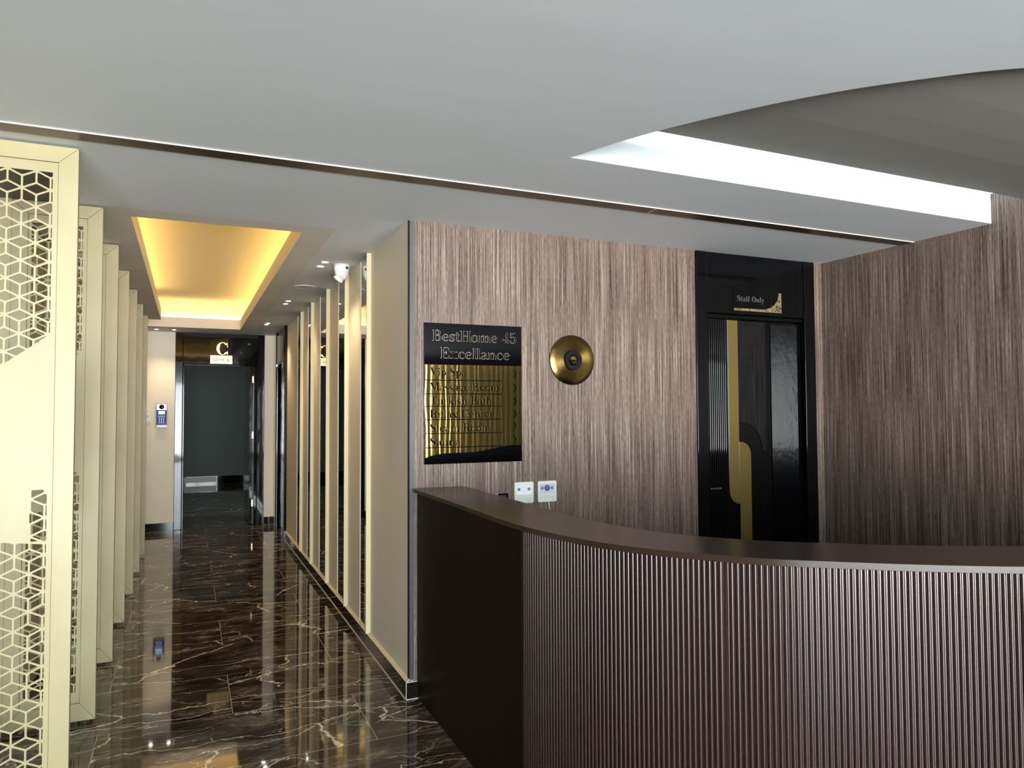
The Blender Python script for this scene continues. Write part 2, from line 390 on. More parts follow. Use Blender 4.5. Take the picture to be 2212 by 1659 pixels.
# baseboards
sbox('baseboard_corridor', 'skirting', 1.052, YB-.016, 0, XW+.001, 8.90, .088, bevel=.0012)
sbox('baseboard_back', 'skirting', XW+.0015, YB-.016, 0, 1.13, YB, .088, bevel=.0012)
struct(MB().hexa([(1.052, YB-.016, .0885), (XW+.001, YB, .0885), (XW+.001, 8.9, .0885), (1.052, 8.9, .0885),
        (1.0705, YB-.0005, .1), (XW+.001, YB, .1), (XW+.001, 8.9, .1), (1.0705, 8.9, .1)]).build('trim_1', 'beige_edge'), 'cream ledge along the top of the corridor baseboard')
j = MB().box(1.047, YB-.021, 0, 1.052, 8.90, .0035).box(1.047, YB-.021, 0, 1.12, YB-.016, .0035)
j.box(1.0505, YB-.0175, 0, 1.0535, YB-.0145, .09).box(1.051, YB-.018, .0865, 1.11, YB-.014, .0905)
struct(j.build('trim_2', 'white_line'), 'thin white joint at the foot and corner of the corridor wall')
sbox('baseboard_left', 'skirting', -.77, YE-.012, 0, -.155, YE, .1)
sbox('baseboard_right', 'skirting', .94, YE-.012, 0, XW-.04, YE, .1)
# steel corner strip and groove in the ceiling
sbox('trim_3', 'steel', XW+.003, YB-.002, .092, 1.0975, YB+.05, ZC-.001, label='slim grey metal strip up the corner of the corridor wall')
struct(MB().box(XW-.0015, YB-.001, .1, XW+.003, YB+.02, ZC-.001).build('trim_8', 'black_matt'))
gr = MB().box(-3, 3.012, ZC-.004, 2.155, 3.098, ZC-.0005).box(2.16, 3.012, ZC-.004, XR-.001, 3.098, ZC-.0005)
struct(gr.build('trim_4', 'bronze'), 'long dark bronze strip set across the ceiling')
struct(MB().box(-3, 3.0085, ZC-.005, XR-.001, 3.012, ZC-.0005).box(2.155, 3.012, ZC-.005, 2.16, 3.098, ZC-.0005).build('trim_5', 'white_line'), 'thin pale edge of the bronze ceiling strip')
sbox('trim_6', 'dark_wood_ceiling', -2.9, 3.225, ZC-.006, -.52, 4.06, ZC-.0005, label='dark brown ceiling panel over the first screens')

# ------------------------------------------------------------------ LED strips in the ceiling cove
for nm, b_ in (('left', (-.425, 4.10, -.405, 8.85)), ('right', (.715, 4.10, .735, 9.7)), ('far', (-.85, 9.69, .70, 9.71)), ('near', (-.38, 4.10, .70, 4.12))):
    o = MB().box(b_[0], b_[1], ZC+.121, b_[2], b_[3], ZC+.133).build('led_strip', 'led')
    tag(o, 'warm LED strip hidden along the %s side of the ceiling cove' % nm, 'led strip', 'LED strips in the ceiling cove')

# ------------------------------------------------------------------ glyph builder (high-contrast serif letters)
T_, H_ = .15, .034
def R_(x0, y0, x1, y1): return ('p', [(x0, y0), (x1, y0), (x1, y1), (x0, y1)])
def ST(x, y0=0, y1=.62, t=T_): return R_(x, y0, x+t, y1)
def SF(x, y, w_=.30, t=T_): return R_(x+t/2-w_/2, y, x+t/2+w_/2, y+H_)
def SB(x, y, w_=.30, t=T_): return R_(x+t/2-w_/2, y-H_, x+t/2+w_/2, y)
def RG(cx, cy, rx, ry, tx, ty, a0=0, a1=360): return ('o', cx, cy, rx, ry, tx, ty, a0, a1)
def RB(*p): return ('b', list(p))
def PG(*p): return ('p', list(p))
def n_arch(x): return RB((x+.13, .43, .03), (x+.2, .56, .035), (x+.29, .62, .05), (x+.36, .56, .10), (x+.385, .44, .14))
GL = {
 ' ': (.34, []),
 'a': (.56, [ST(.33, .06, .46, .13), RB((.07, .47, .10), (.12, .57, .06), (.23, .61, .03), (.34, .58, .08), (.395, .46, .13)),
       RB((.36, .37, .03), (.2, .31, .06), (.09, .17, .12), (.13, .03, .07), (.24, .0, .03), (.36, .1, .03)), RB((.40, .1, .12), (.44, .02, .06), (.53, .02, .03), (.55, .07, .03))]),
 'c': (.52, [RG(.29, .31, .26, .33, .13, .03, 42, 322), RB((.44, .5, .09), (.44, .46, .10), (.44, .43, .07))]),
 'e': (.56, [RG(.29, .31, .26, .33, .13, .03, 0, 322), R_(.14, .31, .545, .345)]),
 'f': (.38, [ST(.11, 0, .85), SF(.11, 0), R_(0, .585, .34, .62), RB((.185, .8, .14), (.22, .95, .07), (.3, 1.0, .03), (.38, .97, .03)), RB((.38, .93, .05), (.39, .9, .07), (.39, .87, .05))]),
 'g': (.56, [RG(.26, .40, .20, .23, .11, .03), RB((.14, .2, .03), (.09, .12, .05), (.16, .05, .10), (.36, .03, .12), (.47, -.06, .09), (.4, -.22, .04), (.24, -.27, .03), (.08, -.2, .05), (.07, -.08, .05), (.16, .0, .03)), RB((.42, .54, .03), (.48, .6, .04), (.54, .6, .06))]),
 'h': (.66, [ST(.08, 0, 1), SF(.08, 0), SB(.03, 1, .2), ST(.42, 0, .45), SF(.42, 0), n_arch(.09)]),
 'i': (.32, [ST(.08), SF(.08, 0), SB(.03, .62, .2), RG(.155, .86, .085, .085, .085, .085)]),
 'k': (.64, [ST(.08, 0, 1), SF(.08, 0), SB(.03, 1, .2), PG((.22, .24), (.25, .22), (.52, .6), (.49, .61)), PG((.29, .36), (.44, 0), (.61, 0), (.38, .44)), R_(.38, .586, .62, .62), R_(.36, 0, .66, H_)]),
 'l': (.32, [ST(.08, 0, 1), SF(.08, 0), SB(.03, 1, .2)]),
 'm': (.98, [ST(.08), SF(.08, 0), SB(.03, .62, .2), ST(.41, 0, .45), SF(.41, 0), ST(.74, 0, .45), SF(.74, 0), n_arch(.08), n_arch(.41)]),
 'n': (.66, [ST(.08), SF(.08, 0), SB(.03, .62, .2), ST(.42, 0, .45), SF(.42, 0), n_arch(.09)]),
 'o': (.60, [RG(.29, .31, .27, .33, .13, .03)]),
 'p': (.62, [ST(.08, -.30, .62), SF(.08, -.30), SB(.03, .62, .2), RG(.33, .31, .25, .33, .13, .03, -140, 140)]),
 'r': (.46, [ST(.08), SF(.08, 0), SB(.03, .62, .2), RB((.2, .42, .03), (.26, .56, .04), (.34, .61, .05), (.4, .57, .10), (.41, .5, .08))]),
 's': (.46, [RB((.37, .44, .03), (.34, .57, .04), (.22, .61, .035), (.10, .55, .07), (.10, .43, .11), (.22, .33, .13), (.35, .22, .12), (.36, .09, .08), (.23, .0, .035), (.09, .04, .03), (.05, .19, .03)), R_(.355, .43, .385, .62), R_(.035, 0, .065, .19)]),
 't': (.38, [ST(.1, .1, .84, .13), R_(0, .585, .33, .62), RB((.165, .14, .13), (.19, .03, .07), (.27, .0, .03), (.34, .09, .03))]),
 'u': (.66, [ST(.08, .14, .62), SB(.03, .62, .2), ST(.42, 0, .62), SB(.37, .62, .2), SF(.47, 0, .2), RB((.155, .16, .15), (.19, .04, .09), (.28, .0, .04), (.37, .07, .03), (.42, .17, .03))]),
 'x': (.60, [PG((.07, .61), (.24, .61), (.53, .01), (.36, .01)), PG((.09, .01), (.13, .01), (.50, .61), (.46, .61)), R_(.0, .586, .28, .62), R_(.38, .586, .58, .62), R_(.0, 0, .2, H_), R_(.31, 0, .6, H_)]),
 'y': (.60, [PG((.07, .61), (.24, .61), (.37, .12), (.29, .0)), PG((.30, .06), (.33, .02), (.51, .61), (.47, .61)), RB((.32, .05, .03), (.24, -.18, .04), (.15, -.25, .06), (.1, -.2, .10), (.11, -.15, .06)), R_(.0, .586, .28, .62), R_(.39, .586, .6, .62)]),
 'B': (.74, [ST(.1, 0, 1, .17), R_(0, 0, .40, H_), R_(0, 1-H_, .38, 1), R_(.2, .505, .4, .54), RG(.38, .76, .25, .24, .15, .03, -90, 90), RG(.40, .26, .29, .265, .16, .03, -90, 90)]),
 'C': (.78, [RG(.40, .5, .35, .52, .17, .03, 38, 325), R_(.655, .62, .69, 1.0), R_(.655, 0, .69, .30), PG((.6, .9), (.66, .82), (.69, .82), (.69, .98))]),
 'E': (.72, [ST(.1, 0, 1, .17), R_(0, 0, .66, H_), R_(0, 1-H_, .63, 1), R_(.2, .5, .46, .535), R_(.44, .37, .475, .66), PG((.63, .7), (.63, 1), (.45, .97), (.57, .88)), PG((.66, .32), (.66, 0), (.46, .02), (.58, .12))]),
 'H': (.86, [ST(.1, 0, 1, .17), ST(.58, 0, 1, .17), SF(.1, 0, .36, .17), SB(.1, 1, .36, .17), SF(.58, 0, .36, .17), SB(.58, 1, .36, .17), R_(.2, .5, .65, .535)]),
 'K': (.80, [ST(.1, 0, 1, .17), SF(.1, 0, .36, .17), SB(.1, 1, .36, .17), PG((.25, .38), (.29, .36), (.66, .98), (.62, .99)), PG((.35, .55), (.55, 0), (.74, 0), (.46, .66)), R_(.46, 0, .8, H_), R_(.5, 1-H_, .78, 1)]),
 'L': (.68, [ST(.1, 0, 1, .17), R_(0, 0, .62, H_), SB(.1, 1, .36, .17), PG((.62, .36), (.62, 0), (.4, .02), (.55, .12))]),
 'M': (1.0, [R_(.1, 0, .135, 1), R_(.02, 0, .22, H_), PG((.07, 1), (.27, 1), (.52, .16), (.44, 0)), PG((.44, 0), (.48, 0), (.80, .98), (.74, 1)), ST(.73, 0, 1, .17), SF(.73, 0, .36, .17), R_(.02, 1-H_, .2, 1), R_(.75, 1-H_, .98, 1)]),
 'O': (.80, [RG(.40, .5, .36, .52, .17, .03)]),
 'R': (.80, [ST(.1, 0, 1, .17), SF(.1, 0, .36, .17), R_(0, 1-H_, .38, 1), R_(.2, .47, .38, .5), RG(.38, .745, .27, .265, .15, .03, -90, 90), RB((.4, .48, .06), (.52, .42, .15), (.56, .22, .15), (.6, .05, .10), (.7, .0, .04), (.77, .09, .03))]),
 'S': (.62, [RB((.50, .72, .03), (.46, .92, .05), (.31, 1.0, .035), (.15, .92, .09), (.12, .74, .14), (.28, .57, .18), (.46, .41, .18), (.50, .2, .13), (.34, .0, .04), (.15, .05, .03), (.07, .3, .03)), R_(.49, .7, .52, 1), R_(.05, 0, .08, .3)]),
 'T': (.76, [ST(.29, 0, 1, .17), SF(.29, 0, .38, .17), R_(.02, 1-H_, .73, 1), PG((.02, .7), (.02, 1), (.2, .98), (.08, .88)), PG((.73, .7), (.73, 1), (.55, .98), (.67, .88))]),
 'V': (.80, [PG((.08, 1), (.27, 1), (.46, .2), (.39, -.02)), PG((.38, 0), (.42, 0), (.68, 1), (.64, 1)), R_(.0, 1-H_, .34, 1), R_(.55, 1-H_, .78, 1)]),
 '4': (.62, [ST(.34, .0, 1, .14), R_(.03, .26, .58, .295), PG((.03, .28), (.06, .28), (.38, .97), (.38, 1.0), (.34, 1.0)), SF(.34, 0, .3, .14)]),
 '5': (.60, [RB((.12, .96, .10), (.28, .90, .09), (.48, .99, .03)), R_(.1, .5, .135, .98), RB((.12, .5, .03), (.2, .58, .04), (.34, .62, .05), (.47, .5, .13), (.5, .32, .16), (.44, .1, .12), (.28, 0, .04), (.12, .05, .05), (.1, .16, .10), (.12, .24, .06))]),
 '>': (.4, [PG((.05, 1), (.17, 1), (.38, .5), (.27, .5)), PG((.27, .5), (.38, .5), (.17, 0), (.05, 0))]),
}
def prim_poly(p, d=0):
    if p[0] == 'p':
        pts = p[1]
        if not d: return [pts]
        cx = sum(q[0] for q in pts)/len(pts); cy = sum(q[1] for q in pts)/len(pts)
        if len(pts) == 4 and (max(q[0] for q in pts)-min(q[0] for q in pts) <= 2.2*d or max(q[1] for q in pts)-min(q[1] for q in pts) <= 2.2*d): return []
        return [[(x-math.copysign(min(d, abs(x-cx)), x-cx), y-math.copysign(min(d, abs(y-cy)), y-cy)) for x, y in pts]]
    if p[0] == 'o':
        _, cx, cy, rx, ry, tx, ty, a0, a1 = p; n = 30
        rx, ry, tx, ty = rx-d, ry-d, tx-2*d, ty-2*d
        if tx <= .01: return []
        res = []
        full = (tx >= rx-.001 and ty >= ry-.001)
        if full: return [[(cx+rx*cos(2*pi*i/20), cy+ry*sin(2*pi*i/20)) for i in range(20)]]
        def pt(a, q): return (cx+(rx-tx*q)*cos(a), cy+(ry-max(ty, .002)*q)*sin(a))
        for i in range(n):
            a = radians(a0+(a1-a0)*i/n); b_ = radians(a0+(a1-a0)*(i+1)/n)
            if d and abs(cos((a+b_)/2))*tx < .02: continue
            res.append([pt(a, 0), pt(b_, 0), pt(b_, 1), pt(a, 1)])
        return res
    pts = catmull([(x, y, w_) for x, y, w_ in p[1]], 5); res = []
    L_, R2 = [], []
    for i, (x, y, w_) in enumerate(pts):
        a = pts[max(i-1, 0)]; b_ = pts[min(i+1, len(pts)-1)]; tx, ty = b_[0]-a[0], b_[1]-a[1]; q = math.hypot(tx, ty) or 1
        h = max(w_/2-d, 0.0); nx, ny = -ty/q, tx/q; L_.append((x+nx*h, y+ny*h, h)); R2.append((x-nx*h, y-ny*h, h))
    for i in range(len(pts)-1):
        if L_[i][2] <= .004 or L_[i+1][2] <= .004: continue
        res.append([L_[i][:2], L_[i+1][:2], R2[i+1][:2], R2[i][:2]])
    return res
def text_mesh(s, x0, x1, z, cap, f, d0, d1, inset=0, mb=None):
    """f(u,v,depth)->3D, text fitted between x0 and x1"""
    wtot = sum(GL[c][0] for c in s)-.06; kx = (x1-x0)/wtot
    mb = mb or MB(); x = 0
    for c in s:
        adv, prims = GL[c]
        for p in prims:
            for poly in prim_poly(p, inset):
                mb.prism([(x0+(x+a)*kx, z+b_*cap) for a, b_ in poly], f, d0, d1)
        x += adv
    return mb
def F_back(y): return lambda u_, v_, d_: (u_, y-d_, v_)

# ------------------------------------------------------------------ perforated screens
PX0, PX1 = -.77, -.392
def inset_poly(P, d, c, keep):
    n = len(P); area = sum(P[i][0]*P[(i+1) % n][1]-P[(i+1) % n][0]*P[i][1] for i in range(n))
    if area < 0: P = P[::-1]
    lines = []
    for i in range(n):
        a, b_ = Vector(P[i]), Vector(P[(i+1) % n]); t = (b_-a).normalized(); nr = Vector((-t.y, t.x)); lines.append((a+nr*d, nr))
    lines += keep
    Q = [Vector(p) for p in P]
    for (a, nr) in lines:
        new = []
        for i in range(len(Q)):
            p, q = Q[i], Q[(i+1) % len(Q)]; dp, dq = (p-a).dot(nr), (q-a).dot(nr)
            if dp >= 0: new.append(p)
            if (dp >= 0) != (dq >= 0): new.append(p+(q-p)*(dp/(dp-dq)))
        Q = new
        if len(Q) < 3: return None
    return Q
def round_poly(Q, r):
    out_ = []
    n = len(Q)
    for i in range(n):
        p = Q[i]; a = Q[i-1]-p; b_ = Q[(i+1) % n]-p
        ra = min(r, a.length*.45); rb_ = min(r, b_.length*.45)
        if a.length < 1e-5 or b_.length < 1e-5: continue
        s_, e_ = p+a.normalized()*ra, p+b_.normalized()*rb_
        for t in (0, .33, .67, 1): out_.append(tuple(s_*(1-t)**2+p*2*t*(1-t)+e_*t*t))
    return out_
S_ = .0457
def V2(x, y): return Vector((x, y))
def holes():
    res = []
    side = [(V2(-.69, 0), V2(1, 0)), (V2(-.477, 0), V2(-1, 0))]
    up_n = V2(1.806-1.673, -(-.463+.63)); up_n = V2(-(1.806-1.673), (-.463+.63)).normalized()
    regs = [side+[(V2(0, 2.412), V2(0, -1)), (V2(-.463, 1.806), up_n)],
            side+[(V2(-.531, 0), V2(1, 0)), (V2(0, 1.212), V2(0, -1)), (V2(0, 1.022), V2(0, 1))],
            side+[(V2(-.531, 1.015), V2(-.12, -1).normalized()), (V2(0, .152), V2(0, 1))]]
    for j_ in range(-2, 34):
        for i_ in range(-3, 5):
            cx = -.621+2*S_*i_+(j_ % 2)*S_; cy = 2.32-1.5*S_*j_
            Y = [(0, 0), (0, S_), (S_, S_/2), (S_, -S_/2), (0, -S_), (-S_, -S_/2), (-S_, S_/2)]
            for face in ((0, 2, 1, 6), (0, 6, 5, 4), (0, 4, 3, 2)):
                P = [(cx+Y[k][0], cy+Y[k][1]) for k in face]
                for rg in regs:
                    q = inset_poly(P, .0033, None, rg)
                    if not q: continue
                    q = [p for k, p in enumerate(q) if (p-q[k-1]).length > 1e-4]
                    if len(q) < 3: continue
                    ar = abs(sum(q[k].x*q[(k+1) % len(q)].y-q[(k+1) % len(q)].x*q[k].y for k in range(len(q))))/2
                    if ar > 4e-5: res.append(round_poly(q, .0035))
    return res
IX0, IX1, IZ0, IZ1 = PX0+.066, PX1-.066, .105, 2.452
def make_screen(y0, label):
    t = thing('perforated_screen', label, 'screen', (PX1-.19, y0, .02), 'perforated screens along the corridor')
    X = Matrix(((1, 0, 0, 0), (0, 0, 1, 0), (0, 1, 0, 0), (0, 0, 0, 1)))   # (u,v,d)->(u,d,v)
    sheet = slab('perforated_sheet', [[(IX0+.0015, IZ0+.0015), (IX1-.0015, IZ0+.0015), (IX1-.0015, IZ1-.0015), (IX0+.0015, IZ1-.0015)]]+holes(), y0+.006, y0+.0095, 'gold_lacquer', X, t)
    z0, z1 = .021, ZC-.008; g_ = .0006
    def rail(P, nm):
        MB().prism(P, lambda u_, v_, d_: (u_, y0+d_, v_), 0, .030).build(nm, 'gold_lacquer', t, bevel=.0012, seg=2)
    rail([(PX0, z0+g_), (IX0, IZ0+g_), (IX0, IZ1-g_), (PX0, z1-g_)], 'frame_stile')
    rail([(PX1, z0+g_), (PX1, z1-g_), (IX1, IZ1-g_), (IX1, IZ0+g_)], 'frame_stile')
    rail([(PX0+g_, z1), (IX0+g_, IZ1), (IX1-g_, IZ1), (PX1-g_, z1)], 'frame_rail')
    rail([(PX0+g_, z0), (PX1-g_, z0), (IX1-g_, IZ0), (IX0+g_, IZ0)], 'frame_rail')
    for x in (PX0+.05, PX1-.06):
        MB().lathe([(.014, 0), (.014, .004), (.005, .006), (.005, .0212)], 16, lambda a, b_, h, x=x: (x+a, y0+.015+b_, h)).build('levelling_foot', 'dark_plastic', t, smooth=True)
    return t
SC = ['nearest and largest cream perforated screen with cut cube pattern, at the left edge',
      'second cream perforated screen from the camera, slit of cutouts showing beside it',
      'third cream perforated screen down the corridor, plain frame edge showing',
      'fourth cream screen edge in the row down the left of the corridor',
      'fifth cream screen edge, middle of the far group on the left',
      'sixth cream screen edge, next to last before the end wall',
      'last and smallest cream screen edge, nearest the keypad wall']
first = make_screen(3.19, SC[0])
for i in range(1, 7):
    r = first.copy(); COL.objects.link(r); r.location = first.location+Vector((0, .88*i, 0)); r['label'] = SC[i]
    for ch in list(first.children):
        c = ch.copy(); COL.objects.link(c); c.parent = r; c.matrix_parent_inverse = ch.matrix_parent_inverse.copy()

# ------------------------------------------------------------------ corridor wall: mirror strips and champagne fins
MIR = [(4.618, 4.90), (5.331, 5.70), (6.102, 6.55), (6.925, 7.25), (7.609, 7.99)]
ordn = ['nearest', 'second', 'third', 'fourth', 'farthest']
for i, (a, b_) in enumerate(MIR):
    o = MB().box(XW-.002, a+.001, .105, XW+.0005, b_-.003, ZC-.004).build('mirror_strip', 'mirror')
    tag(o, '%s tall narrow mirror strip on the beige corridor wall' % ordn[i], 'mirror', 'mirror strips on the corridor wall')
    t = thing('wall_fin', '%s upright champagne fin beside its mirror strip on the corridor wall' % ordn[i], 'wall fin', (XW, a, .09), 'champagne fins on the corridor wall')
    MB().box(XW-.0285, a-.012, .092, XW+.0005, a, ZC-.003).build('fin_blade', 'fin_lacquer', t, bevel=.001)
    MB().box(XW-.006, b_-.002, .1, XW+.0005, b_+.003, ZC-.003).build('mirror_edge_trim', 'beige_edge', t)

# ------------------------------------------------------------------ reception desk
OUT = [(1.088, YB-.003), (1.088, 2.96), (1.082, 2.525), (1.096, 2.28), (1.156, 2.00), (1.243, 1.81), (1.33, 1.69), (1.441, 1.558), (1.59, 1.44), (1.774, 1.307), (1.98, 1.185), (2.28, 1.045), (2.7, .925), (3.2, .86), (3.75, .85)]
OUT = catmull(OUT, 10)
def resample(P, step):
    ds = [0]
    for i in range(1, len(P)): ds.append(ds[-1]+math.dist(P[i-1], P[i]))
    n = int(ds[-1]/step); res = []; k = 0
    for i in range(n+1):
        s_ = i*step
        while k < len(ds)-2 and ds[k+1] < s_: k += 1
        t = (s_-ds[k])/(ds[k+1]-ds[k]); res.append((P[k][0]+(P[k+1][0]-P[k][0])*t, P[k][1]+(P[k+1][1]-P[k][1])*t))
    return res
def offset(P, d):
    res = []
    for i, p in enumerate(P):
        a, b_ = P[max(i-1, 0)], P[min(i+1, len(P)-1)]; tx, ty = b_[0]-a[0], b_[1]-a[1]; q = math.hypot(tx, ty)
        res.append((p[0]-ty/q*d, p[1]+tx/q*d))
    return res
OUT = resample(OUT, .02)
desk = thing('reception_desk', 'dark brown curved reception desk with fluted front and flat countertop', 'desk', (1.3, 2.5, 0))
ZT = 1.09
def ribbon_solid(P, d0, d1, z0, z1, name, material, parent, bevel=0):
    a, b_ = offset(P, d0), offset(P, d1); mb = MB()
    R = mb.strip([[(x, y, z0) for x, y in a], [(x, y, z1) for x, y in a], [(x, y, z1) for x, y in b_], [(x, y, z0) for x, y in b_]])
    n = len(P)
    for i in range(n-1): mb.bm.faces.new((R[3][i], R[3][i+1], R[0][i+1], R[0][i]))
    mb.bm.faces.new([R[k][0] for k in range(4)]); mb.bm.faces.new([R[k][-1] for k in range(3, -1, -1)])
    return mb.build(name, material, parent, bevel=bevel, smooth=True)
# straight part runs toward -Y, so the inner side is on its left (+X)
ks = min(range(len(OUT)), key=lambda i: abs(OUT[i][1]-2.545) if OUT[i][1] > 2 else 9)
ribbon_solid(OUT[:ks+1], 0, .285, ZT-.019, ZT, 'countertop', 'desk', desk, .001)
p_ = OUT[ks:]; q0 = ((p_[0][0]+(p_[1][0]-p_[0][0])*.06), (p_[0][1]+(p_[1][1]-p_[0][1])*.06))
ribbon_solid([q0]+p_[1:], 0, .285, ZT-.019, ZT, 'countertop', 'desk', desk, .001)
flat = [p for p in OUT if p[1] > 2.40 and p[0] < 1.3]
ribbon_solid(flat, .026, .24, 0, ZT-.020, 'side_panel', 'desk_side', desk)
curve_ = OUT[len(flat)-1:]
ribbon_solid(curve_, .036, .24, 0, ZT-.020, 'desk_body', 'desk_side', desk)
# flutes: half-round beads with a flat between
base_ = resample(offset(curve_, .036), .0157)
def flutes(pts, name, gap_last=False):
    mb = MB(); prof = []
    for i in range(len(pts)-1):
        a, b_ = Vector(pts[i]), Vector(pts[i+1]); t = b_-a; nr = Vector((t.y, -t.x)).normalized()
        w_, hb = .76, .0072
        if gap_last and i == len(pts)-2: w_, hb = .97, .0022   # flatter, wider strip at the panel joint
        prof.append(a+nr*.0005)
        if w_:
            for k in range(9):
                an = pi-pi*k/8; c_ = a+t*.5
                prof.append(c_+t*(w_/2*cos(an))+nr*(hb*sin(an)+.0005))
    prof.append(Vector(pts[-1])+nr*.0005)
    mb.strip([[(p.x, p.y, 0.004) for p in prof], [(p.x, p.y, ZT-.021) for p in prof]])
    return mb.build(name, 'flute', desk, smooth=True)
js = min(range(len(base_)), key=lambda i: math.dist(base_[i], (1.41, 1.64)))
flutes(base_[:js+1], 'fluted_panel', True); flutes(base_[js:], 'fluted_panel')

# ------------------------------------------------------------------ directory sign on the wood wall
DX0, DX1, DZ0, DZ1 = 1.151, 1.7245, 1.214, 1.974
sg = thing('directory_sign', 'black and rippled gold spa directory sign on the wood wall', 'sign', (DX0, YB, DZ0))
MB().box(DX0, YB-.010, DZ0, DX1, YB-.0005, DZ1).build('backing_board', 'black_plate', sg, bevel=.0008)
wave = [(1.151, 1.247), (1.20, 1.262), (1.26, 1.270), (1.36, 1.272), (1.46, 1.276), (1.53, 1.287), (1.60, 1.300), (1.66, 1.305), (1.724, 1.305)]
gp = MB().prism([(DX0+.001, 1.748)]+[(x, z) for x, z in catmull(wave, 4)][0:]+[(DX1-.001, 1.7505)], F_back(YB-.010), 0, .0025).build('gold_panel', 'gold_mirror', sg)
Fs = F_back(YB-.010)
edge_m = mat('pale_gold_edge', (.36, .29, .23), .35, .7)  # pale rim colour paints the light caught on the gold letter edges
for s_, x0_, x1, z in (('BestHome 45', 1.195, 1.688, 1.878), ('Excellance', 1.24, 1.648, 1.784)):
    tl = text_mesh(s_, x0_, x1, z, .058, Fs, 0, .004).build('title_lettering', edge_m, sg)
    text_mesh(s_, x0_, x1, z, .058, Fs, .0035, .0048, .014).build('lettering_face', 'black_plate', tl)  # black faces paint the dark room mirrored in the gold letters
Fl = F_back(YB-.0125)
for s_, x1, z in (('Vip Spa', 1.387, 1.688), ('Massage Room', 1.58, 1.608), ('Turkish Bath', 1.535, 1.533), ('Relax Center', 1.545, 1.462), ('Steam Room', 1.527, 1.387), ('Sauna', 1.353, 1.312)):
    text_mesh(s_, 1.181, x1, z, .044, Fl, 0, .002).build('list_lettering', 'black_plate', gp)
for z in (1.665, 1.591, 1.524, 1.452, 1.378, 1.303): MB().box(DX0+.001, YB-.0145, z-.0022, 1.602, YB-.0125, z+.0022).build('divider_line', 'black_plate', gp)
for z in (1.682, 1.602, 1.528, 1.458, 1.386, 1.312): text_mesh('>', 1.668, 1.688, z, .046, Fl, 0, .002).build('arrow_mark', 'black_plate', gp)

# ------------------------------------------------------------------ round brass wall lamp
lx, lz = 2.051, 1.793
wl = thing('wall_lamp', 'round brushed brass disc wall lamp to the right of the directory sign', 'wall lamp', (lx, YB, lz))
Fd = lambda a, b_, h: (lx+a, YB-h, lz+b_)
m = M['brass_disc'] = mat('radial_brushed_brass', (.20, .13, .042), .24, 1.0, Anisotropic=.9, Anisotropic_Rotation=.25)
N, L, b = nodes(m); tg = N.new('ShaderNodeTangent'); tg.direction_type = 'RADIAL'; tg.axis = 'Y'; L.new(tg.outputs[0], b.inputs['Tangent'])
disc = MB().lathe([(.001, .014), (.05, .0160), (.11, .0160), (.1435, .0155), (.146, .0135), (.146, .011), (.03, .0005)], 96, lambda a, b_, h: (a, -h, b_)).build('brass_disc', 'brass_disc', None, smooth=True)
disc.location = (lx, YB, lz); disc.parent = wl; disc.matrix_parent_inverse = Matrix.Translation(-Vector(wl.location))
MB().lathe([(.022, .0155), (.022, .030), (.056, .030), (.058, .026), (.058, .0155)][::-1], 64, Fd).build('black_ring', 'black_matt', wl, smooth=True)
MB().lathe([(.033, .0176), (.033, .0305), (.030, .034), (.026, .0345)], 48, Fd).build('inner_rim', 'black_gloss', wl, smooth=True)
MB().lathe([(.025, .030), (.022, .036), (.001, .058)], 48, Fd).build('brass_cone', 'gold', wl, smooth=True)

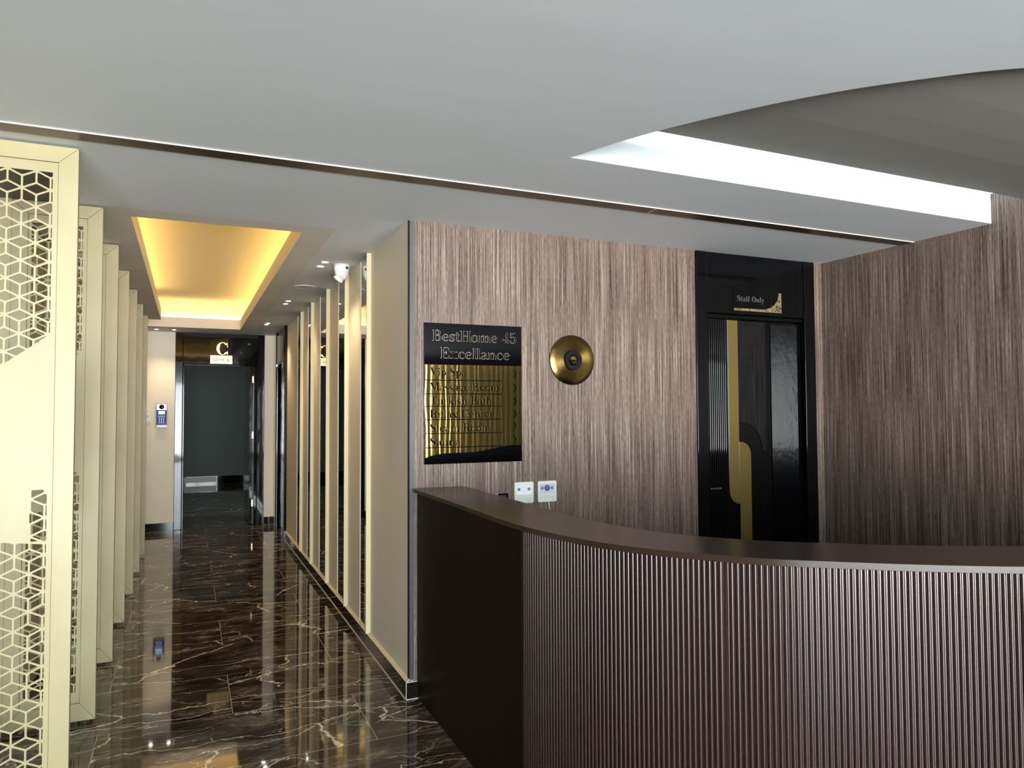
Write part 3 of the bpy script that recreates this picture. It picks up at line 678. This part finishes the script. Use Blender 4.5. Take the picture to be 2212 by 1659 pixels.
# ------------------------------------------------------------------ door intercom monitors
def rrect(x0, z0, x1, z1, r, n=5):
    res = []
    for cx, cz, a0 in ((x1-r, z1-r, 0), (x0+r, z1-r, 90), (x0+r, z0+r, 180), (x1-r, z0+r, 270)):
        for k in range(n+1): a = radians(a0+90*k/n); res.append((cx+r*cos(a), cz+r*sin(a)))
    return res
def disc_poly(cx, cz, r, n=24, ry=None): return [(cx+r*cos(2*pi*k/n), cz+(ry or r)*sin(2*pi*k/n)) for k in range(n)]
scr1 = emit('screen_glow_white', (.80, .90, 1.0), .85); scr2 = emit('screen_glow_blue', (.60, .68, .95), .72)
def monitor(x0, z0, label, kind):
    t = thing('intercom_monitor', label, 'intercom monitor', (x0, YB, z0), 'intercom monitors on the wood wall')
    wd, ht = .119, .119
    MB().prism(rrect(x0, z0, x0+wd, z0+ht, .009), F_back(YB), .0005, .018).build('housing', 'cream', t, bevel=.0012)
    sc_ = MB().prism(rrect(x0+.012, z0+.050, x0+wd-.013, z0+ht-.016, .001), F_back(YB-.018), 0, .0008).build('screen', scr1 if kind == 0 else scr2, t)
    dk = M['screen_icon_a'] if kind == 0 else M['screen_icon_b']
    cx = x0+.058; cz = z0+.079
    for dx, r_ in ((-.031, .0085), (.031, .0085)):
        MB().prism(disc_poly(cx+dx, cz, r_), F_back(YB-.0188), 0, .0006).build('screen_icon', dk, sc_)
        MB().prism(disc_poly(cx+dx, cz, r_*.45), F_back(YB-.0194), 0, .0003).build('screen_icon_mark', 'grey_plastic', sc_)
    if kind == 0:
        mb = MB(); 
        for k in range(28):
            a, b_ = 2*pi*k/28, 2*pi*(k+1)/28
            mb.prism([(cx+.0165*cos(a), cz+.0165*sin(a)), (cx+.0165*cos(b_), cz+.0165*sin(b_)), (cx+.0155*cos(b_), cz+.0155*sin(b_)), (cx+.0155*cos(a), cz+.0155*sin(a))], F_back(YB-.0188), 0, .0005)
        mb.build('screen_dial', M['screen_line'], sc_)
    else:
        MB().prism(disc_poly(cx, cz, .0175, 36), F_back(YB-.0188), 0, .0006).build('screen_dial', dk, sc_)
        MB().box(cx-.006, YB-.0197, cz-.001, cx+.006, YB-.0194, cz+.001).box(cx-.002, YB-.0197, cz+.009, cx+.002, YB-.0194, cz+.013).build('screen_dial_mark', 'white', sc_)
    mb = MB()
    for k in range(5): mb.prism(disc_poly(x0+.026+.0165*k, z0+.026, .0032, 12), F_back(YB-.018), 0, .0004)
    mb.build('touch_keys', M['key_grey'], t)
    MB().box(x0+wd-.032, YB-.0184, z0+.007, x0+wd-.012, YB-.018, z0+.0095).build('maker_mark', M['key_grey'], t)
    return t
M['screen_icon_a'] = mat('screen_icon_maroon', (.10, .06, .09), .4); M['screen_icon_b'] = mat('screen_icon_slate', (.07, .08, .12), .4)
M['screen_line'] = mat('screen_line_grey', (.5, .5, .56), .4); M['key_grey'] = mat('key_grey', (.42, .45, .42), .5)
monitor(1.674, .978, 'white intercom monitor with pale screen, half hidden by the desk edge', 0)
t2 = monitor(1.820, .978, 'white intercom monitor with blue screen and large dark dial, right one', 1)
cab = MB().tube(catmull([(1.888, YB-.01, .985), (1.893, YB-.012, .96), (1.897, YB-.010, .93), (1.893, YB-.006, .90), (1.90, YB-.006, .80)], 5), .0028, 8).build('cable', 'white', t2, smooth=True)
so = thing('wall_socket', 'small chrome-edged wall socket just showing above the desk top', 'socket', (1.60, YB, .98))
MB().prism(rrect(1.575, .965, 1.640, 1.040, .008), F_back(YB), .0005, .008).build('socket_frame', 'chrome', so, bevel=.001)
MB().prism(rrect(1.585, .975, 1.630, 1.028, .004), F_back(YB-.008), 0, .002).build('socket_insert', 'dark_plastic', so)

# ------------------------------------------------------------------ staff door
sd = sroot('door_2', (2.955, YB, 0), 'black glossy staff door with gold bands, behind the reception desk')
MB().box(2.955, YB-.012, 0, 3.042, YB+.1, ZC-.001).build('door_jamb', 'black_gloss', sd, bevel=.004)
MB().box(3.878, YB-.012, 0, 3.975, YB+.1, ZC-.001).build('door_jamb', 'black_gloss', sd, bevel=.004)
MB().box(3.044, YB-.006, 2.125, 3.876, YB+.1, ZC-.001).build('header_panel', 'black_gloss', sd, bevel=.003)
MB().box(3.042, YB+.006, 2.095, 3.878, YB+.1, 2.123).build('header_rail', 'black_gloss', sd, bevel=.006)
leaf = MB().box(3.046, YB+.030, .01, 3.874, YB+.075, 2.09).build('door_leaf', 'black_gloss', sd)
YL = YB+.030
mb = MB(); nfl = 9
rows0, rows1 = [], []
for k in range(nfl):
    for q in range(9):
        an = pi-pi*q/8; cx = 3.080+.0158*(k+.5); p = (cx+.0062*cos(an), YL-.0062*sin(an)); rows0.append((p[0], p[1], .012)); rows1.append((p[0], p[1], 2.088))
mb.strip([rows0, rows1]); mb.build('fluted_band', 'black_gloss', leaf, smooth=True)
FD = F_back(YL)
g1 = [(3.235, 2.088), (3.235, .985)]+[(3.235+.085*(1-cos(radians(a))), .965-.085*sin(radians(a))) for a in range(0, 91, 10)]+[(3.3165, .88), (3.3165, 2.088)]
MB().prism(g1, FD, 0, .008).build('gold_band', 'gold_matt', leaf, bevel=.001)
g2 = [(3.3185, .02), (3.3185, 1.286)]+[(3.330+.085*sin(radians(a)), 1.201+.085*cos(radians(a))) for a in range(0, 91, 10)]+[(3.415, .02)]
MB().prism(g2, FD, 0, .008).build('gold_band', 'gold_matt', leaf, bevel=.001)
MB().box(3.2255, YL-.010, .985, 3.2345, YL, 2.088).box(3.314, YL-.0105, .02, 3.3185, YL-.006, 1.286).build('bright_edge', 'chrome', leaf)
w1 = [(3.3185, 2.086), (3.3185, 1.42)]+[(3.330+.19*sin(radians(a)), 1.225+.19*cos(radians(a))) for a in range(0, 91, 10)]+[(3.555, 1.225), (3.555, 2.086)]
MB().prism(w1, FD, 0, .005).build('veneer_panel', 'black_wood', leaf)
# the right-hand facets are set at a slight angle and pick up the daylight
for xa, xb in ((3.600, 3.678), (3.702, 3.795)):
    MB().prism([(xa, YL), (xa, YL-.003), (xa+.003, YL-.006), (xb, YL-.006-.45*(xb-xa)), (xb, YL)], lambda u_, v_, d_: (u_, v_, d_), .25, 2.07).build('angled_facet', 'black_facet', leaf)
MB().box(3.068, YL-.022, .987, 3.156, YL-.014, .993).box(3.072, YL-.016, .985, 3.080, YL, .995).box(3.146, YL-.016, .985, 3.154, YL, .995).build('door_handle', 'chrome', leaf, bevel=.001)
st_ = thing('staff_only_sign', 'black staff sign with gold curved corner above the staff door', 'sign', (3.26, YB, 2.15))
Fh = F_back(YB-.006)
MB().box(3.258, YB-.009, 2.150, 3.672, YB-.006, 2.285).build('sign_plate', 'black_gloss', st_)
Fh2 = F_back(YB-.009)
cv = [(3.5+.147*sin(radians(a)), 2.166+.118*(1-cos(radians(a)))) for a in range(0, 91, 9)]
MB().prism([(3.262, 2.150), (3.670, 2.150), (3.670, 2.284), (3.647, 2.284)]+cv[::-1][1:]+[(3.262, 2.166)], Fh2, 0, .003).build('gold_corner', 'gold_leaf', st_)
mb = text_mesh('Staff Only', 3.288, 3.520, 2.213, .036, Fh2, 0, .0025); mb.build('sign_lettering', mat('dull_silver', (.30, .30, .28), .3, .8), st_)
mb = MB()
cx, cz = 3.632, 2.190
for k in range(20):
    a, b_ = 2*pi*k/20, 2*pi*(k+1)/20
    mb.prism([(cx+.010*cos(a), cz+.010*sin(a)), (cx+.010*cos(b_), cz+.010*sin(b_)), (cx+.0065*cos(b_), cz+.0065*sin(b_)), (cx+.0065*cos(a), cz+.0065*sin(a))], F_back(YB-.012), 0, .001)
for k in range(10):
    a, b_ = pi*k/10, pi*(k+1)/10
    mb.prism([(cx+.018*cos(a), 2.156+.016*sin(a)), (cx+.018*cos(b_), 2.156+.016*sin(b_)), (cx+.0135*cos(b_), 2.156+.012*sin(b_)), (cx+.0135*cos(a), 2.156+.012*sin(a))], F_back(YB-.012), 0, .001)
mb.box(3.646, YB-.013, 2.1795, 3.664, YB-.012, 2.1835).box(3.653, YB-.013, 2.173, 3.657, YB-.012, 2.190)
mb.build('person_icon', 'black_matt', st_)

# ------------------------------------------------------------------ end door, block C
d1 = sroot('door_1', (.4, YE, 0), 'black glossy door frame at the end of the corridor, opening on a dark room')
MB().box(-.15, YE-.014, 0, -.062, YE+.15, ZC-.001).build('door_jamb', 'black_gloss', d1, bevel=.005)
MB().box(.845, YE-.014, 0, .935, YE+.15, ZC-.001).build('door_jamb', 'black_gloss', d1, bevel=.005)
MB().box(-.060, YE-.006, 2.125, .843, YE+.15, ZC-.05).build('header_panel', 'black_gloss', d1, bevel=.002)
MB().box(-.15, YE-.012, ZC-.05, .935, YE+.15, ZC-.001).build('header_cap', 'black_matt', d1)
MB().box(-.060, YE-.010, 0, -.040, YE+.12, 2.122).box(-.060, YE-.010, 2.100, .843, YE+.12, 2.122).box(.800, YE-.010, 0, .843, YE+.12, 2.10).build('inner_frame', 'black_gloss', d1, bevel=.006, seg=4)
for z in (1.927, 1.188, .289):
    MB().box(.785, YE+.02, z-.045, .806, YE+.05, z+.045).box(.780, YE+.018, z-.006, .790, YE+.03, z+.006).build('hinge', 'gold_leaf', d1)
MB().box(.756, YE+.06, .01, .80, YE+.9, 2.095).build('door_leaf', 'black_gloss', d1, bevel=.003)
cs = thing('block_letter_sign', 'gold letter C above a gold BLOCK plate over the end door', 'sign', (.4, YE, 2.12))
m = M['clear'] = mat('clear_acrylic', (.95, .95, .95), .03, 0, Transmission_Weight=1.0, IOR=1.2)
Fc = F_back(YE-.006)
MB().box(.262, YE-.009, 2.240, .528, YE-.0065, 2.424).build('acrylic_plate', 'clear', cs)
text_mesh('C', .325, .480, 2.248, .158, F_back(YE-.009), 0, .006).build('letter', 'gold_leaf', cs)
MB().box(.262, YE-.012, 2.127, .530, YE-.0065, 2.236).build('block_plate', mat('pale_polished_gold', (.62, .52, .26), .3, .5), cs)
text_mesh('BLOCK', .300, .500, 2.158, .044, F_back(YE-.012), 0, .002).build('block_lettering', 'dark_plastic', cs)

# ------------------------------------------------------------------ lift door on the right near the corridor end
d3 = sroot('door_3', (XW, 9.4, 0), 'black lift doorway on the right wall at the far end of the corridor')
MB().box(1.040, 8.90, 0, 1.3, 8.985, ZC-.001).build('door_jamb', 'black_gloss', d3, bevel=.004)
MB().box(1.040, 9.80, 0, 1.3, 9.88, ZC-.001).build('door_jamb', 'black_gloss', d3, bevel=.004)
MB().box(1.048, 8.987, 2.10, 1.3, 9.798, ZC-.05).build('header_panel', mat('header_ceiling_reflection', (.10, .10, .09), .2), d3)  # black header coloured grey for the ceiling reflected in it
MB().box(1.056, 8.987, ZC-.05, 1.3, 9.798, ZC-.001).build('header_cap', 'black_gloss', d3)
MB().box(1.12, 8.987, 0, 1.16, 9.798, 2.098).build('door_leaf', 'black_gloss', d3)
MB().box(1.045, 9.06, 0, 1.06, 9.075, 2.10).box(1.045, 9.70, 0, 1.06, 9.715, 2.10).build('edge_strip', 'chrome', d3, bevel=.002)
fs = thing('lift_header_sign', 'small grey sign with a dark curved stroke over the lift doorway', 'sign', (1.048, 9.3, 2.2))
FR = lambda u_, v_, d_: (1.048-d_, u_, v_)
MB().prism([(9.02, 2.115), (9.60, 2.115), (9.60, 2.128), (9.28, 2.130), (9.22, 2.145), (9.19, 2.185), (9.165, 2.26), (9.15, 2.26), (9.02, 2.26)], FR, 0, .003).build('sign_plate', mat('smoked_sign', (.16, .15, .13), .3), fs)
MB().prism([(9.165, 2.26), (9.19, 2.185), (9.22, 2.145), (9.20, 2.135), (9.17, 2.16), (9.145, 2.23), (9.14, 2.26)], FR, .003, .005).build('curved_stroke', 'black_gloss', fs)
lb = thing('floor_indicator', 'tiny lit white indicator under the lift header sign', 'indicator', (1.04, 9.66, 2.06))
MB().box(1.036, 9.56, 2.062, 1.047, 9.775, 2.104).build('housing', 'dark_plastic', lb)
MB().box(1.035, 9.585, 2.078, 1.0355, 9.75, 2.100).build('display', emit('indicator_glow', (.9, 1, .95), 1.2), lb)

# ------------------------------------------------------------------ keypad intercom and card reader on the end wall
kp = thing('keypad_intercom', 'black and silver keypad intercom with lit blue keys beside the end door', 'intercom', (-.3, YE, 1.3))
kx0, kx1, kz0, kz1 = -.362, -.236, 1.310, 1.608
MB().prism(rrect(kx0, kz0, kx1, kz1, .008), F_back(YE), .0005, .035).build('housing', 'dark_plastic', kp, bevel=.002)
Fk = F_back(YE-.035)
MB().box(kx0+.006, YE-.037, 1.527, kx1-.006, YE-.035, 1.602).build('camera_plate', mat('silver_plate', (.72, .66, .66), .35, .3), kp)
cxk = (kx0+kx1)/2
MB().lathe([(.0285, 0), (.0285, .006), (.018, .010), (.001, .012)], 28, lambda a, b_, h: (cxk+a, YE-.037-h, 1.565+b_)).build('camera_lens', 'black_gloss', kp, smooth=True)
MB().box(kx0+.026, YE-.0368, 1.472, kx1-.026, YE-.035, 1.514).build('display', emit('lcd_glow', (.45, .75, 1), 1.6), kp)
MB().box(kx0+.008, YE-.036, 1.345, kx1-.008, YE-.035, 1.524).build('key_field', emit('blue_backlight', (.0, .0, .35), .25), kp)
mb = MB()
for r_ in range(5):
    for c_ in range(4 if r_ == 0 else 3):
        x = kx0+.030+c_*(.0215 if r_ == 0 else .024)+(0 if r_ == 0 else .008); z = 1.448-.021*r_
        mb.prism(disc_poly(x, z, .0058, 12), F_back(YE-.036), 0, .002)
mb.build('keys', emit('key_glow', (.35, .5, 1), 2.2), kp)
MB().box(kx0+.004, YE-.040, 1.313, kx1-.004, YE-.035, 1.330).build('bottom_rim', 'chrome', kp, bevel=.002)
cr = thing('card_reader', 'white card reader plate on the end wall left of the keypad', 'card reader', (-.47, YE, 1.37))
MB().prism(rrect(-.515, 1.374, -.425, 1.546, .006), F_back(YE), .0005, .014).build('housing', 'white', cr, bevel=.0012)
MB().box(-.468, YE-.0148, 1.435, -.445, YE-.014, 1.458).build('reader_icon', 'grey_plastic', cr)
MB().box(-.478, YE-.0148, 1.498, -.462, YE-.014, 1.503).box(-.478, YE-.0148, 1.510, -.466, YE-.014, 1.515).build('printed_mark', 'grey_plastic', cr)
for z in (1.385, 1.534): MB().prism(disc_poly(-.441, z, .003, 10), F_back(YE-.014), 0, .0008).build('screw', 'grey_plastic', cr)

# ------------------------------------------------------------------ dome camera, ceiling speaker, downlights
ccx, ccy = .972, 5.07
dc = thing('dome_camera', 'white dome security camera on the corridor ceiling by the mirrors', 'security camera', (ccx, ccy, ZC))
Fz = lambda a, b_, h: (ccx+a, ccy+b_, ZC-h)
MB().lathe([(.030, .0005), (.055, .001), (.056, .008), (.052, .012), (.050, .040), (.045, .065), (.040, .080), (.032, .084)], 48, Fz).build('base', 'white', dc, smooth=True)
MB().lathe([(.001, .108), (.014, .1065), (.027, .098), (.036, .086), (.040, .0745), (.040, .066), (.02, .06)], 40, Fz).build('ball', 'white', dc, smooth=True)
ax = Vector((-.55, .35, -.76)).normalized(); q = ax.cross(Vector((0, 0, 1))).normalized(); w_ = ax.cross(q); c0 = Vector((ccx, ccy, ZC-.072))
MB().lathe([(.030, .020), (.034, .034), (.036, .042), (.030, .047), (.001, .045)], 32, lambda a, b_, h: c0+q*a+w_*b_+ax*h).build('lens_ring', 'white', dc, smooth=True)
MB().lathe([(.022, .046), (.020, .0478), (.001, .0482)], 28, lambda a, b_, h: c0+q*a+w_*b_+ax*h).build('lens', 'black_gloss', dc, smooth=True)
MB().hexa([tuple(Fz(.0525*sin(a)*k, -.0525*cos(a)*k, h)) for k, h, a in ((.95, .034, .38), (1.0, .034, .38), (1.0, .034, .80), (.95, .034, .80), (.97, .018, .38), (1.03, .018, .38), (1.03, .018, .80), (.97, .018, .80))]).build('label_sticker', 'dark_plastic', dc)
sp = thing('ceiling_speaker', 'round flush white ceiling disc with centre dot in the corridor', 'ceiling speaker', (.866, 6.07, ZC))
Fp = lambda a, b_, h: (.866+a, 6.07+b_, ZC-h)
MB().lathe([(.070, .0005), (.086, .001), (.086, .003), (.076, .007), (.070, .004)], 48, Fp).build('rim', 'white', sp, smooth=True)
MB().lathe([(.069, .001), (.066, .006), (.012, .009), (.008, .0045), (.001, .0045)], 48, Fp).build('grille', 'grey_plastic', sp, smooth=True)
MB().lathe([(.006, .004), (.006, .0095), (.001, .010)], 16, Fp).build('centre_dot', 'dark_plastic', sp, smooth=True)

DLS = [(.847, 5.014, 'nearer light of the twin ceiling spots beside the dome camera'), (.843, 5.171, 'farther light of the twin ceiling spots beside the dome camera'),
       (.839, 6.92, 'nearer light of the twin ceiling spots past the round speaker'), (.837, 7.109, 'farther light of the twin ceiling spots past the round speaker'),
       (.837, 8.75, 'nearer light of the farthest twin ceiling spots'), (.831, 8.90, 'farther light of the farthest twin ceiling spots'),
       (-.361, 9.90, 'small round ceiling light above the card reader, left of the end pair'), (-.164, 9.877, 'small round ceiling light above the keypad, right of the end pair')]
def downlight(x, y, label, e=16.0):
    t = thing('downlight', label, 'downlight', (x, y, ZC), 'small round downlights in the corridor ceiling')
    MB().lathe([(.022, .0005), (.030, .0005), (.030, .003), (.024, .004), (.022, .002)], 28, lambda a, b_, h: (x+a, y+b_, ZC-h)).build('trim_ring', 'white', t, smooth=True)
    MB().lathe([(.023, .0012), (.020, .0025), (.001, .003)], 24, lambda a, b_, h: (x+a, y+b_, ZC-h)).build('lens', 'lamp', t, smooth=True)
    l = bpy.data.lights.new('downlight_beam', 'SPOT'); l.energy = e; l.color = (1, .80, .52); l.spot_size = radians(95); l.spot_blend = .8; l.shadow_soft_size = .02
    o = bpy.data.objects.new('downlight_beam', l); COL.objects.link(o); o.location = (0, 0, -.012); o.parent = t
    return t
for x, y, lab in DLS: downlight(x, y, lab)
